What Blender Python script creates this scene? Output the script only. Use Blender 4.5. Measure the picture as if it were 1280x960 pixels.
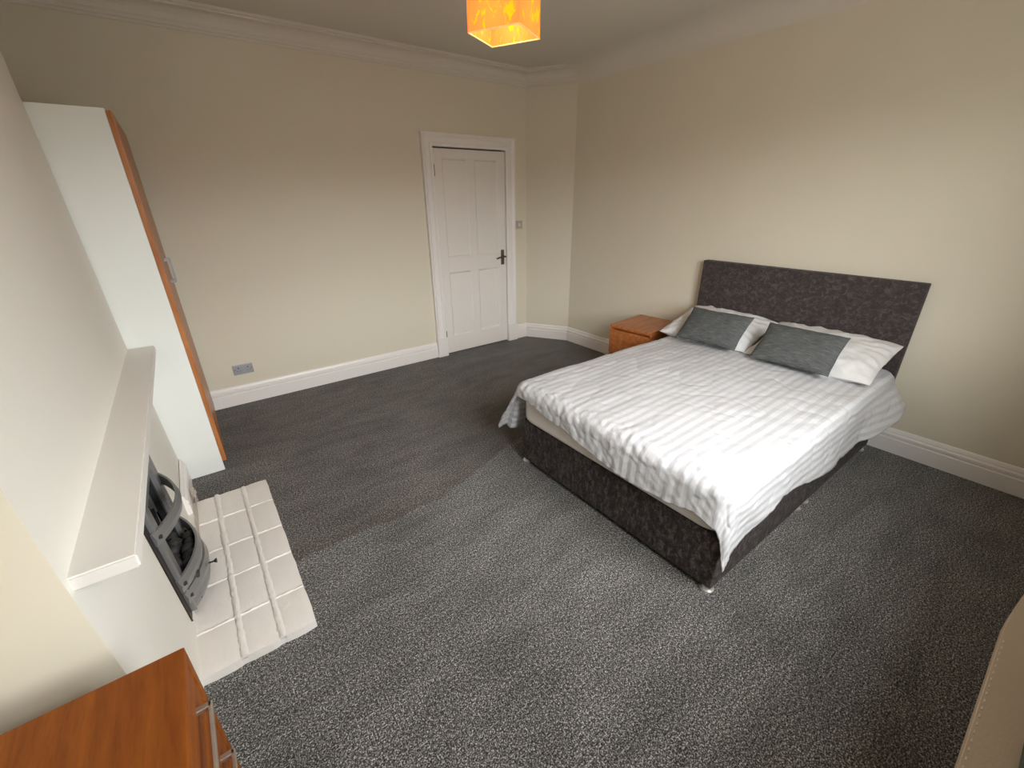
import bpy, bmesh, math, random
from math import sin, cos, pi, radians, sqrt, atan2
from mathutils import Vector, Matrix, noise
for o in list(bpy.data.objects): bpy.data.objects.remove(o)
random.seed(7)
SC = bpy.context.scene
COL = SC.collection

# ------------------------------------------------------------ camera
CAM_H = 1.6
cam = bpy.data.cameras.new('camera'); co = bpy.data.objects.new('camera', cam); COL.objects.link(co)
Rr = Vector((0.80194, -0.59748, -0.01165)); Dd = Vector((-0.24826, -0.31549, -0.91588)); Ff = Rr.cross(Dd).normalized()
Dd = Ff.cross(Rr).normalized(); Rr.normalize()
m = Matrix.Identity(4)
for i in range(3):
    m[i][0] = Rr[i]; m[i][1] = -Dd[i]; m[i][2] = -Ff[i]
m.translation = (0, 0, CAM_H)
co.matrix_world = m
cam.sensor_width = 36; cam.lens = 533.17 / 1280 * 36; cam.clip_start = 0.02
SC.camera = co

# ------------------------------------------------------------ light
SC.view_settings.view_transform = 'Standard'; SC.view_settings.look = 'None'
SC.view_settings.gamma = 1; SC.view_settings.use_curve_mapping = False
SC.view_settings.exposure = 0.0
W = bpy.data.worlds.new('overcast_sky'); SC.world = W; W.use_nodes = True
nt = W.node_tree; nt.nodes.clear()
wo = nt.nodes.new('ShaderNodeOutputWorld'); bg = nt.nodes.new('ShaderNodeBackground')
tc = nt.nodes.new('ShaderNodeTexCoord'); sx = nt.nodes.new('ShaderNodeSeparateXYZ'); cr = nt.nodes.new('ShaderNodeValToRGB')
nt.links.new(tc.outputs['Generated'], sx.inputs[0]); nt.links.new(sx.outputs['Z'], cr.inputs[0])
nt.links.new(cr.outputs[0], bg.inputs[0]); nt.links.new(bg.outputs[0], wo.inputs[0])
e = cr.color_ramp.elements
e[0].position = 0.0; e[0].color = (.13, .13, .12, 1)          # street below the horizon
e[1].position = 0.07; e[1].color = (.18, .18, .17, 1)          # houses and trees opposite
x = e.new(0.15); x.color = (.93, .97, 1.0, 1)
x = e.new(1.0); x.color = (1.0, 1.0, 1.0, 1)
bg.inputs[1].default_value = 30.0
FRONT = -.37; WZ0, WZ1 = 1.0, 2.42; WIN = [(.48, 1.22), (1.30, 2.04)]
for wa, wb in WIN:                                                      # sampling portals in the window openings
    L = bpy.data.lights.new('window_portal', 'AREA'); L.shape = 'RECTANGLE'; L.size = wb - wa; L.size_y = WZ1 - WZ0
    lo = bpy.data.objects.new('window_portal', L); COL.objects.link(lo)
    lo.location = ((wa + wb) / 2, FRONT - .13, (WZ0 + WZ1) / 2); lo.rotation_euler = (radians(90), 0, 0); L.cycles.is_portal = True

# ------------------------------------------------------------ materials
def mat(name, col, rough=.5, metal=0, spec=.5):
    m = bpy.data.materials.new(name); m.use_nodes = True
    b = m.node_tree.nodes['Principled BSDF']
    b.inputs['Base Color'].default_value = (*col, 1); b.inputs['Roughness'].default_value = rough
    b.inputs['Metallic'].default_value = metal; b.inputs['Specular IOR Level'].default_value = spec
    return m
def N(m, t): return m.node_tree.nodes.new(t)
def LK(m, a, b): m.node_tree.links.new(a, b)
def B(m): return m.node_tree.nodes['Principled BSDF']
def coord(m, scale=(1, 1, 1), kind='Object'):
    t = N(m, 'ShaderNodeTexCoord'); mp = N(m, 'ShaderNodeMapping'); mp.inputs['Scale'].default_value = scale
    LK(m, t.outputs[kind], mp.inputs[0]); return mp.outputs[0]
def noi(m, v, scale, detail=3, rough=.5, dist=0):
    n = N(m, 'ShaderNodeTexNoise'); n.inputs['Scale'].default_value = scale; n.inputs['Detail'].default_value = detail
    n.inputs['Roughness'].default_value = rough; n.inputs['Distortion'].default_value = dist
    LK(m, v, n.inputs['Vector']); return n.outputs['Fac']
def ramp(m, f, stops):
    r = N(m, 'ShaderNodeValToRGB'); LK(m, f, r.inputs[0]); el = r.color_ramp.elements
    while len(el) < len(stops): el.new(.5)
    for a, (p, c) in zip(el, stops):
        a.position = p; a.color = (*c, 1) if len(c) == 3 else c
    return r.outputs[0]
def bump(m, f, s=.2, d=.001):
    b = N(m, 'ShaderNodeBump'); b.inputs['Strength'].default_value = s; b.inputs['Distance'].default_value = d
    LK(m, f, b.inputs['Height']); LK(m, b.outputs[0], B(m).inputs['Normal'])
def mathn(m, op, a, b=0.0):
    n = N(m, 'ShaderNodeMath'); n.operation = op
    for i, v in enumerate((a, b)):
        if isinstance(v, (int, float)): n.inputs[i].default_value = v
        else: LK(m, v, n.inputs[i])
    return n.outputs[0]
def mixc(m, f, a, b, mode='MIX'):
    n = N(m, 'ShaderNodeMix'); n.data_type = 'RGBA'; n.blend_type = mode
    for s, v in ((0, f), (6, a), (7, b)):
        if isinstance(v, (int, float)): n.inputs[s].default_value = v
        elif isinstance(v, tuple): n.inputs[s].default_value = (*v, 1)
        else: LK(m, v, n.inputs[s])
    return n.outputs[2]
def paint(name, c, rough=.6, amp=.04, bs=.15):
    m = mat(name, c, rough); v = coord(m)
    f = noi(m, v, 3, 4); c2 = tuple(k * (1 - amp) for k in c)
    LK(m, mixc(m, f, c, c2), B(m).inputs['Base Color']); bump(m, noi(m, v, 180, 3), bs, .0006); return m
M_WALL = paint('cream_emulsion', (.715, .66, .525), .7)
M_CHIM = paint('white_emulsion_chimney', (.76, .735, .66), .7)
M_CEIL = paint('ceiling_paint', (.71, .665, .575), .8)
M_GLOSS = paint('white_gloss_woodwork', (.84, .80, .76), .35, .02, .05)
M_DOOR = paint('door_paint', (.80, .755, .70), .38, .03, .06)
M_WHITE = paint('white_laminate', (.80, .81, .76), .45, .02, .03)
M_MANTEL = paint('mantel_paint', (.72, .69, .64), .45, .02, .08)

def carpet():
    m = mat('charcoal_twist_carpet', (.1, .1, .1), .95, 0, .1); v = coord(m)
    n1 = noi(m, v, 210, 2, .6); n2 = noi(m, v, 95, 2, .5); big = noi(m, v, 1.6, 4, .6, .6)
    st = noi(m, coord(m, (1.6, 5.0, 1)), 1.7, 4, .6, .5)
    fl = ramp(m, mathn(m, 'ADD', mathn(m, 'MULTIPLY', n1, .72), mathn(m, 'MULTIPLY', n2, .28)),
              [(.38, (.014, .0135, .0125)), (.46, (.050, .048, .045)), (.54, (.150, .145, .136)), (.64, (.50, .49, .46))])
    # nap: pile brushed the other way beyond a line across the room (wear with its own shape)
    sx = N(m, 'ShaderNodeSeparateXYZ'); LK(m, coord(m), sx.inputs[0])
    wob = mathn(m, 'MULTIPLY', mathn(m, 'SUBTRACT', noi(m, coord(m), 5, 3), .5), .10)
    over = mathn(m, 'MULTIPLY', mathn(m, 'MAXIMUM', mathn(m, 'SUBTRACT', sx.outputs['X'], .85), 0), .33)
    d = mathn(m, 'SUBTRACT', mathn(m, 'ADD', sx.outputs['Y'], wob), mathn(m, 'ADD', over, 1.87))
    edge = ramp(m, mathn(m, 'ADD', mathn(m, 'MULTIPLY', d, 2.0), .5), [(.49, (0, 0, 0)), (.515, (1, 1, 1)), (.72, (.62, .62, .62)), (1, (.55, .55, .55))])
    dark = mixc(m, edge, (1.1, 1.1, 1.1), (.82, .735, .665))
    pat = ramp(m, mathn(m, 'ADD', mathn(m, 'MULTIPLY', st, .6), mathn(m, 'MULTIPLY', big, .4)), [(.36, (.70, .70, .70)), (.60, (1.15, 1.15, 1.15))])
    c = mixc(m, 1.0, mixc(m, 1.0, fl, dark, 'MULTIPLY'), pat, 'MULTIPLY')
    LK(m, c, B(m).inputs['Base Color']); bump(m, n1, .9, .004)
    B(m).inputs['Sheen Weight'].default_value = .15
    return m
M_CARPET = carpet()

def velvet(name, k=1.0, lo=.36, hi=.66, sc=(1, 1, .55)):
    m = mat(name, (.06, .05, .05), .85, 0, .15)
    a = noi(m, coord(m, sc), 42, 5, .7, .7); b = noi(m, coord(m), 170, 2, .6, .3)
    f = mathn(m, 'ADD', mathn(m, 'MULTIPLY', a, .72), mathn(m, 'MULTIPLY', b, .28))
    c = ramp(m, f, [(lo, (.019 * k, .0145 * k, .0145 * k)), (.50, (.052 * k, .042 * k, .0395 * k)), (hi, (.16 * k, .133 * k, .127 * k))])
    LK(m, c, B(m).inputs['Base Color']); bump(m, f, .4, .002)
    B(m).inputs['Sheen Weight'].default_value = .06; B(m).inputs['Sheen Roughness'].default_value = .4
    return m
M_VEL = velvet('crushed_velvet_base', .85); M_HEAD = velvet('crushed_velvet_headboard', 1.1, .24, .80, (1, .8, 1))

def duvet_mat():
    m = mat('satin_stripe_cotton', (.9, .9, .9), .6, 0, .3)
    t = N(m, 'ShaderNodeUVMap'); s = N(m, 'ShaderNodeSeparateXYZ'); LK(m, t.outputs[0], s.inputs[0])
    w = mathn(m, 'FRACT', mathn(m, 'DIVIDE', s.outputs['Y'], .0475))
    k = ramp(m, w, [(.0, (0, 0, 0)), (.06, (1, 1, 1)), (.46, (1, 1, 1)), (.52, (0, 0, 0))])
    LK(m, mixc(m, k, (.60, .60, .605), (.50, .50, .51)), B(m).inputs['Base Color'])
    LK(m, ramp(m, w, [(.0, (.75,) * 3), (.06, (.42,) * 3), (.46, (.42,) * 3), (.52, (.75,) * 3)]), B(m).inputs['Roughness'])
    v = coord(m); bump(m, noi(m, v, 34, 6, .62, 1.0), .5, .004); return m
M_DUVET = duvet_mat()
def cloth(name, c, s=30, st=.25):
    m = mat(name, c, .8, 0, .2); v = coord(m); bump(m, noi(m, v, s, 5, .6, .8), st, .004)
    return m
M_PILLOW = cloth('white_cotton', (.67, .66, .64), 30, .5); M_SHEET = cloth('fitted_sheet', (.76, .72, .68), 12, .15)
def cushion_mat():
    m = mat('slub_charcoal_cloth', (.08, .085, .085), .75, 0, .3)
    t = N(m, 'ShaderNodeUVMap'); mp = N(m, 'ShaderNodeMapping'); mp.inputs['Scale'].default_value = (14, 260, 1); LK(m, t.outputs[0], mp.inputs[0])
    f = noi(m, mp.outputs[0], 1.2, 5, .7)
    LK(m, ramp(m, f, [(.32, (.034, .036, .036)), (.52, (.082, .086, .083)), (.68, (.18, .188, .183))]), B(m).inputs['Base Color'])
    bump(m, f, .4, .002); return m
M_CUSH = cushion_mat()
def wood(name, a, b, scale=(1.2, 14, 14), rough=.35):
    m = mat(name, a, rough, 0, .5); v = coord(m, scale)
    f = noi(m, v, 2.2, 5, .6, .5); g = noi(m, coord(m, tuple(q * 5 for q in scale)), 3, 3, .6)
    LK(m, ramp(m, mathn(m, 'ADD', mathn(m, 'MULTIPLY', f, .75), mathn(m, 'MULTIPLY', g, .25)), [(.36, b), (.62, a)]), B(m).inputs['Base Color'])
    bump(m, g, .08, .0006); return m
M_OAK = wood('orange_oak_veneer', (.50, .175, .05), (.30, .085, .02), (1.5, 14, 14))
M_OAKV = wood('orange_oak_veneer_upright', (.50, .19, .055), (.32, .10, .022), (14, 14, 1.2))
M_CHEST = wood('cherry_veneer', (.25, .070, .005), (.165, .038, .0025), (16, 1.4, 16), .5)
B(M_CHEST).inputs['Specular IOR Level'].default_value = .25
M_CHROME = mat('chrome', (.92, .91, .89), .28, .9); M_STEEL = mat('brushed_steel', (.30, .295, .285), .36, .6)
M_NICKEL = mat('satin_nickel', (.62, .57, .50), .35, .9)
M_BRONZE = mat('dull_bronze', (.16, .12, .09), .4, .8); M_BLACK = mat('black_enamel', (.012, .012, .012), .45)
M_BRASS = mat('aged_brass', (.06, .042, .035), .35, .8); M_COAL = mat('coal', (.026, .025, .024), .7)
M_FIREBACK = mat('sooty_fireback', (.008, .008, .008), .8); M_PLATE = mat('grey_plate', (.42, .42, .44), .4, .35)  # firebox lining is one even near-black
M_DARKHOLE = mat('socket_hole', (.05, .05, .06), .6)
M_SWITCH = mat('beige_switch_plate', (.50, .44, .38), .4, .3)
def leather():
    m = mat('cream_leather', (.62, .53, .43), .55, 0, .3); v = coord(m, (1, 1, 1))
    bump(m, noi(m, coord(m, (1, 3, 1)), 60, 4), .35, .002); return m
M_LEATHER = leather(); M_THREAD = mat('pale_thread', (.78, .72, .62), .7); M_GREYSEAT = cloth('grey_green_weave', (.14, .155, .14), 120, .4)
def brickpaint():
    m = mat('painted_brick', (.78, .73, .68), .5, 0, .4); v = coord(m)
    f = noi(m, v, 5, 4); LK(m, mixc(m, f, (.80, .765, .72), (.74, .69, .64)), B(m).inputs['Base Color'])
    bump(m, noi(m, v, 35, 5, .6, 1.0), .5, .004); return m
M_TILE = brickpaint()
def shade_mat():
    m = bpy.data.materials.new('orange_paper_shade'); m.use_nodes = True; m.node_tree.nodes.clear()
    out = N(m, 'ShaderNodeOutputMaterial'); tr = N(m, 'ShaderNodeBsdfTranslucent'); df = N(m, 'ShaderNodeBsdfDiffuse')
    em = N(m, 'ShaderNodeEmission'); m1 = N(m, 'ShaderNodeMixShader'); ad = N(m, 'ShaderNodeAddShader')
    f = noi(m, coord(m, (1.5, 1.5, .8)), 11, 4, .65, 1.5)
    c = ramp(m, f, [(.50, (1.0, .33, .085)), (.57, (1.0, .34, .08)), (.60, (1.0, .46, .02)), (.75, (1.0, .5, .015))])
    for n in (tr, df, em): LK(m, c, n.inputs['Color'])
    em.inputs['Strength'].default_value = .60; m1.inputs[0].default_value = .35
    LK(m, tr.outputs[0], m1.inputs[1]); LK(m, df.outputs[0], m1.inputs[2]); LK(m, m1.outputs[0], ad.inputs[0]); LK(m, em.outputs[0], ad.inputs[1])
    LK(m, ad.outputs[0], out.inputs[0]); return m
M_SHADE = shade_mat()
def emit(name, c, s):
    m = mat(name, c, .5); B(m).inputs['Emission Color'].default_value = (*c, 1); B(m).inputs['Emission Strength'].default_value = s; return m
M_BULB = emit('glowing_bulb', (1, .75, .4), 6); M_SHTRIM = emit('lit_shade_rim', (1, .55, .22), .6)
def glass():
    m = bpy.data.materials.new('window_glass'); m.use_nodes = True; m.node_tree.nodes.clear()
    o = N(m, 'ShaderNodeOutputMaterial'); t = N(m, 'ShaderNodeBsdfTransparent'); g = N(m, 'ShaderNodeBsdfGlossy'); x = N(m, 'ShaderNodeMixShader')
    g.inputs['Roughness'].default_value = 0; x.inputs[0].default_value = .06
    LK(m, t.outputs[0], x.inputs[1]); LK(m, g.outputs[0], x.inputs[2]); LK(m, x.outputs[0], o.inputs[0]); return m
M_GLASS = glass()

# ------------------------------------------------------------ helpers
def link_mesh(name, me, mt, parent=None, smooth=False):
    o = bpy.data.objects.new(name, me); COL.objects.link(o)
    if mt is not None and not me.materials: me.materials.append(mt)
    if parent: o.parent = parent
    if smooth:
        for p in me.polygons: p.use_smooth = True
        me.set_sharp_from_angle(angle=radians(38))
    return o
def obj(name, bm, mt, parent=None, smooth=False):
    bmesh.ops.recalc_face_normals(bm, faces=bm.faces[:])
    me = bpy.data.meshes.new(name); bm.to_mesh(me); bm.free(); return link_mesh(name, me, mt, parent, smooth)
def box(bm, x0, x1, y0, y1, z0, z1, bev=0, seg=2):
    r = bmesh.ops.create_cube(bm, size=1); vs = r['verts']
    for v in vs:
        v.co = Vector((x0 if v.co.x < 0 else x1, y0 if v.co.y < 0 else y1, z0 if v.co.z < 0 else z1))
    if bev > 0:
        es = list({e for v in vs for e in v.link_edges})
        bmesh.ops.bevel(bm, geom=es, offset=bev, segments=seg, affect='EDGES', profile=.7)
def BX(name, dims, mt, parent=None, bev=0, seg=2, smooth=False):
    bm = bmesh.new(); box(bm, *dims, bev, seg); return obj(name, bm, mt, parent, smooth)
def cyl(bm, p0, p1, r0, r1=None, n=24, caps=True):
    r1 = r0 if r1 is None else r1
    p0, p1 = Vector(p0), Vector(p1); d = p1 - p0
    mt = Matrix.Translation((p0 + p1) / 2) @ d.to_track_quat('Z', 'Y').to_matrix().to_4x4()
    bmesh.ops.create_cone(bm, cap_ends=caps, segments=n, radius1=r0, radius2=r1, depth=d.length, matrix=mt)
def lathe(bm, c, prof, n=24):
    rings = []
    for r, z in prof:
        rings.append([bm.verts.new((c[0] + r * cos(2 * pi * i / n), c[1] + r * sin(2 * pi * i / n), c[2] + z)) for i in range(n)])
    for a, b in zip(rings, rings[1:]):
        for i in range(n): bm.faces.new((a[i], a[(i + 1) % n], b[(i + 1) % n], b[i]))
    bm.faces.new(rings[0][::-1]); bm.faces.new(rings[-1])
def tube(bm, pts, r, n=10):
    pts = [Vector(p) for p in pts]; rings = []
    for i, p in enumerate(pts):
        d = (pts[min(i + 1, len(pts) - 1)] - pts[max(i - 1, 0)]).normalized(); q = d.to_track_quat('Z', 'Y')
        rings.append([bm.verts.new(p + q @ Vector((r * cos(2 * pi * k / n), r * sin(2 * pi * k / n), 0))) for k in range(n)])
    for a, b in zip(rings, rings[1:]):
        for k in range(n): bm.faces.new((a[k], a[(k + 1) % n], b[(k + 1) % n], b[k]))
    bm.faces.new(rings[0][::-1]); bm.faces.new(rings[-1])
def thing(name, label, cat, loc=(0, 0, 0), rz=0, group=None):
    o = bpy.data.objects.new(name, None); COL.objects.link(o); o.empty_display_size = .1
    o.location = loc; o.rotation_euler = (0, 0, rz); o['label'] = label; o['category'] = cat
    if group: o['group'] = group
    return o
def tag(o, label, cat, group=None):
    o['label'] = label; o['category'] = cat
    if group: o['group'] = group
    return o
def struct(o, label=None):
    o['kind'] = 'structure'
    if label: o['label'] = label
    return o
def sempty(name, loc=(0, 0, 0)):
    o = bpy.data.objects.new(name, None); COL.objects.link(o); o.location = loc; o['kind'] = 'structure'; return o
def local(parent, o):   # mesh built in world coordinates under a placed thing
    o.matrix_parent_inverse = Matrix.LocRotScale(parent.location, parent.rotation_euler, None).inverted(); return o
def sweep(path, prof, names, mt, caps=True):
    """prof: (offset into room, z). path turns clockwise seen from above (room on the right). One mesh per segment, mitred."""
    P = [Vector((p[0], p[1], 0)) for p in path]; n = len(P); sec = []
    dirs = [(P[i + 1] - P[i]).normalized() for i in range(n - 1)]
    nr = [Vector((d.y, -d.x, 0)) for d in dirs]
    for i in range(n):
        if i == 0: k = nr[0]
        elif i == n - 1: k = nr[-1]
        else:
            k = (nr[i - 1] + nr[i]); k = k / (1 + nr[i - 1].dot(nr[i]))
        sec.append([P[i] + k * o + Vector((0, 0, z)) for o, z in prof])
    out = []
    for i in range(n - 1):
        bm = bmesh.new(); a = [bm.verts.new(v) for v in sec[i]]; b = [bm.verts.new(v) for v in sec[i + 1]]
        m_ = len(prof)
        for j in range(m_): bm.faces.new((a[j], a[(j + 1) % m_], b[(j + 1) % m_], b[j]))
        bm.faces.new(a[::-1]); bm.faces.new(b)
        out.append(struct(obj(names[i], bm, mt)))
    return out
def quad(name, pts, mt, t=None):
    bm = bmesh.new(); bm.faces.new([bm.verts.new(p) for p in pts]); return obj(name, bm, mt)

# ------------------------------------------------------------ room shell
XL, XR, YB, ZC = -.76, 3.50, 4.05, 2.75
SPX, SPY = 3.215, 3.60
def prism(name, pts, z0, z1, mt):
    bm = bmesh.new(); a = [bm.verts.new((p[0], p[1], z0)) for p in pts]; b = [bm.verts.new((p[0], p[1], z1)) for p in pts]
    bm.faces.new(a[::-1]); bm.faces.new(b)
    for i in range(len(pts)): bm.faces.new((a[i], a[(i + 1) % len(pts)], b[(i + 1) % len(pts)], b[i]))
    return struct(obj(name, bm, mt))
OUT = [(XL - .1, FRONT - .15), (XR + .12, FRONT - .15), (XR + .12, YB + .12), (XL - .1, YB + .12)]
prism('floor', OUT, -.05, 0, M_CARPET)
prism('ceiling', OUT, ZC, ZC + .05, M_CEIL)
DX0, DX1, DZ = 2.085, 2.925, 2.045      # door opening
bm = bmesh.new(); box(bm, XL - .1, DX0, YB, YB + .12, 0, ZC); box(bm, DX1, SPX, YB, YB + .12, 0, ZC); box(bm, DX0, DX1, YB, YB + .12, DZ, ZC)
struct(obj('wall_back', bm, M_WALL))
prism('wall_corner', [(SPX, YB), (XR, SPY), (XR + .12, SPY), (XR + .12, YB + .12), (SPX, YB + .12)], 0, ZC, M_WALL)
prism('wall_right', [(XR, FRONT), (XR + .12, FRONT), (XR + .12, SPY), (XR, SPY)], 0, ZC, M_WALL)
prism('wall_left', [(XL - .1, FRONT), (XL, FRONT), (XL, YB), (XL - .1, YB)], 0, ZC, M_WALL)
bm = bmesh.new(); F0, F1 = FRONT - .15, FRONT
xs = [XL - .1, WIN[0][0], WIN[0][1], WIN[1][0], WIN[1][1], XR + .12]
box(bm, xs[0], xs[1], F0, F1, 0, ZC); box(bm, xs[2], xs[3], F0, F1, 0, ZC); box(bm, xs[4], xs[5], F0, F1, 0, ZC)
for a, b in WIN: box(bm, a, b, F0, F1, 0, WZ0); box(bm, a, b, F0, F1, WZ1, ZC)
struct(obj('wall_front', bm, M_WALL))
for i, (a, b) in enumerate(WIN):
    w = sempty('window_%d' % (i + 1), ((a + b) / 2, FRONT - .1, WZ0))
    f = .045; y0, y1 = FRONT - .125, FRONT - .075
    for d in ((a, a + f, y0, y1, WZ0, WZ1), (b - f, b, y0, y1, WZ0, WZ1), (a + f, b - f, y0, y1, WZ0, WZ0 + f), (a + f, b - f, y0, y1, WZ1 - f, WZ1)):
        local(w, BX('frame_bar', d, M_GLOSS, w, .005))
    local(w, BX('transom', (a + f, b - f, y0, y1, 1.70, 1.74), M_GLOSS, w, .004))
    local(w, BX('pane', (a + f, b - f, y0 + .022, y0 + .028, WZ0 + f, 1.70), M_GLASS, w))
    local(w, BX('pane', (a + f, b - f, y0 + .022, y0 + .028, 1.74, WZ1 - f), M_GLASS, w))
    local(w, BX('window_sill', (a - .039, b + .039, FRONT - .075, FRONT + .135, WZ0 - .027, WZ0 - .002), M_GLOSS, w, .008))  # unseen sill, extra depth added to block light from the floor below

# chimney breast: its face leans slightly back, with a hearth opening
CY0, CY1 = 1.065, 2.975
def cx(z): return -.325 - .045 * z if z < .9 else -.3655 - .021 * (z - .9)
OY0, OY1, OZ1 = 1.78, 2.10, .60
bm = bmesh.new(); V = lambda x, y, z: bm.verts.new((x, y, z)); zs = [0, OZ1, .9, ZC]
g = {}
for z in zs:
    for y in (CY0, OY0, OY1, CY1): g[(y, z)] = V(cx(z), y, z)
bk = {(y, z): V(XL, y, z) for y in (CY0, CY1) for z in (0, ZC)}
ys = (CY0, OY0, OY1, CY1)
for a, b in zip(zs, zs[1:]):
    for k in range(3):
        if a == 0 and k == 1: continue
        bm.faces.new((g[(ys[k], a)], g[(ys[k + 1], a)], g[(ys[k + 1], b)], g[(ys[k], b)]))
bm.faces.new([g[(CY0, z)] for z in zs] + [bk[(CY0, ZC)], bk[(CY0, 0)]])
bm.faces.new([g[(CY1, z)] for z in zs][::-1] + [bk[(CY1, 0)], bk[(CY1, ZC)]])
r = {(y, z): V(-.56, y, z) for y in (OY0, OY1) for z in (0, OZ1)}
for q in (((OY0, 0), (OY0, OZ1)), ((OY0, OZ1), (OY1, OZ1)), ((OY1, OZ1), (OY1, 0))):
    bm.faces.new((g[q[0]], g[q[1]], r[q[1]], r[q[0]]))
bm.faces.new((r[(OY0, 0)], r[(OY0, OZ1)], r[(OY1, OZ1)], r[(OY1, 0)]))
wc = struct(obj('wall_chimney', bm, M_CHIM), 'white painted chimney breast above the fireplace')
wc.data.materials.append(M_WALL)          # its returns take the cream wall material, darker than the front
for p in wc.data.polygons:
    if abs(p.normal.y) > .5 and (abs(p.center.y - CY0) < .01 or abs(p.center.y - CY1) < .01): p.material_index = 1

# skirting boards and coving
SK = [(0, 0), (.024, 0), (.024, .098), (.019, .103), (.019, .108), (.024, .113), (.024, .128), (.018, .134), (.014, .137), (.016, .143), (.011, .158), (.006, .165), (0, .165)]
sweep([(XL + .001, YB), (1.98, YB)], SK, ['baseboard_back'], M_GLOSS)
sweep([(3.05, YB), (SPX, YB), (XR, SPY), (XR, FRONT)], SK, ['baseboard_door', 'baseboard_corner', 'baseboard_right'], M_GLOSS)
sweep([(cx(.08), 2.53), (cx(.08), 2.97)][::1], SK, ['baseboard_chimney'], M_GLOSS)
CV = [(0, ZC), (0, ZC - .135), (.010, ZC - .135), (.010, ZC - .120), (.018, ZC - .116), (.022, ZC - .100)]
for k in range(7):
    t = k / 6 * pi / 2; CV.append((.028 + .062 * (1 - cos(t)), ZC - .094 + .062 * sin(t)))
CV += [(.098, ZC - .030), (.098, ZC - .020), (.112, ZC - .016), (.112, ZC)]
sweep([(XL, YB), (SPX, YB), (XR, SPY)], CV, ['trim_1', 'trim_2'], M_CEIL)
CR = [(0, ZC), (0, ZC - .155)]
for k in range(1, 9):
    t = k / 8 * pi / 2; CR.append((.22 * (1 - cos(t)), ZC - .155 + .1549 * sin(t)))
tr = sweep([(XR, SPY + .03), (XR, FRONT)], CR, ['trim_3'], M_CEIL)[0]
for p in tr.data.polygons: p.use_smooth = True
tr.data.set_sharp_from_angle(angle=radians(30))

# ------------------------------------------------------------ door
door = sempty('door_1', (2.5, YB, 0))
def inset_door():
    xs = [2.092, 2.186, 2.458, 2.546, 2.822, 2.918]; zs = [.012, .20, .882, 1.035, 1.945, 2.028]; y = 4.042
    bm = bmesh.new()
    def fr(x0, x1, z0, z1, y0=y, y1=y + .035): box(bm, x0, x1, y0, y1, z0, z1, .0015, 1)
    fr(xs[0], xs[1], zs[0], zs[5]); fr(xs[4], xs[5], zs[0], zs[5]); fr(xs[2], xs[3], zs[1], zs[2]); fr(xs[2], xs[3], zs[3], zs[4])
    for a, b in ((0, 1), (2, 3), (4, 5)): fr(xs[1], xs[4], zs[a], zs[b])
    leaf = local(door, obj('door_leaf', bm, M_DOOR, door))
    for a, b in ((1, 2), (3, 4)):
        for c, d in ((1, 2), (3, 4)):
            bm = bmesh.new(); X0, X1, Z0, Z1 = xs[a], xs[b], zs[c], zs[d]
            loops = []
            for ins, yy in ((0, y + .001), (.006, y + .004), (.014, y + .013), (.018, y + .014)):
                loops.append([bm.verts.new(p) for p in ((X0 + ins, yy, Z0 + ins), (X1 - ins, yy, Z0 + ins), (X1 - ins, yy, Z1 - ins), (X0 + ins, yy, Z1 - ins))])
            for l0, l1 in zip(loops, loops[1:]):
                for k in range(4): bm.faces.new((l0[k], l0[(k + 1) % 4], l1[(k + 1) % 4], l1[k]))
            bm.faces.new(loops[-1]); local(door, obj('door_panel', bm, M_DOOR, door))
    return y
dy = inset_door()
local(door, BX('door_backing', (2.085, 2.925, YB + .05, YB + .075, 0, DZ), M_BLACK, door))
AR = [(.0, 4.022), (.010, 4.018), (.028, 4.018), (.033, 4.026), (.070, 4.026), (.076, 4.030), (.100, 4.012), (.112, 4.012)]
def arch(side):
    """architrave strips from inner edge out, as a mitred frame"""
    bm = bmesh.new(); rows = []
    xi0, xi1, zi = 2.088, 2.922, 2.040
    for o, yy in AR + [(.112, YB)]:
        if side == 'l': rows.append([bm.verts.new((xi0 - o, yy, .20)), bm.verts.new((xi0 - o, yy, zi + o))])
        if side == 'r': rows.append([bm.verts.new((xi1 + o, yy, .20)), bm.verts.new((xi1 + o, yy, zi + o))])
        if side == 't': rows.append([bm.verts.new((xi0 - o, yy, zi + o)), bm.verts.new((xi1 + o, yy, zi + o))])
    for a, b in zip(rows, rows[1:]): bm.faces.new((a[0], a[1], b[1], b[0]))
    if side in 'lr':
        s = 1 if side == 'l' else -1; x = 2.088 if side == 'l' else 2.922
        a = rows[0]; b = [bm.verts.new((x, YB + .03, .20)), bm.verts.new((x, YB + .03, zi))]; bm.faces.new((a[0], a[1], b[1], b[0]))
    else:
        a = rows[0]; b = [bm.verts.new((xi0, YB + .03, zi)), bm.verts.new((xi1, YB + .03, zi))]; bm.faces.new((a[0], a[1], b[1], b[0]))
    local(door, obj('architrave', bm, M_GLOSS, door))
for s in 'lrt': arch(s)
for a, b in ((1.972, 2.090), (2.920, 3.046)): local(door, BX('plinth_block', (a, b, 4.004, YB, 0, .205), M_GLOSS, door, .004))
for z in (.17, 1.79):
    bm = bmesh.new(); cyl(bm, (2.093, 4.036, z), (2.093, 4.036, z + .10), .0085, n=12); local(door, obj('hinge', bm, M_BRONZE, door))
hp = local(door, BX('handle_plate', (2.848, 2.888, dy - .008, dy, .905, 1.065), M_BRONZE, door, .003))
bm = bmesh.new(); cyl(bm, (2.868, dy - .008, .995), (2.868, dy - .05, .995), .010, n=16)
tube(bm, [(2.880, dy - .048, .995), (2.868, dy - .052, .995), (2.83, dy - .052, .994), (2.79, dy - .05, .988), (2.765, dy - .046, .98)], .009)
o = obj('lever', bm, M_BRONZE, hp, True); o.matrix_parent_inverse = hp.matrix_basis.inverted()
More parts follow.
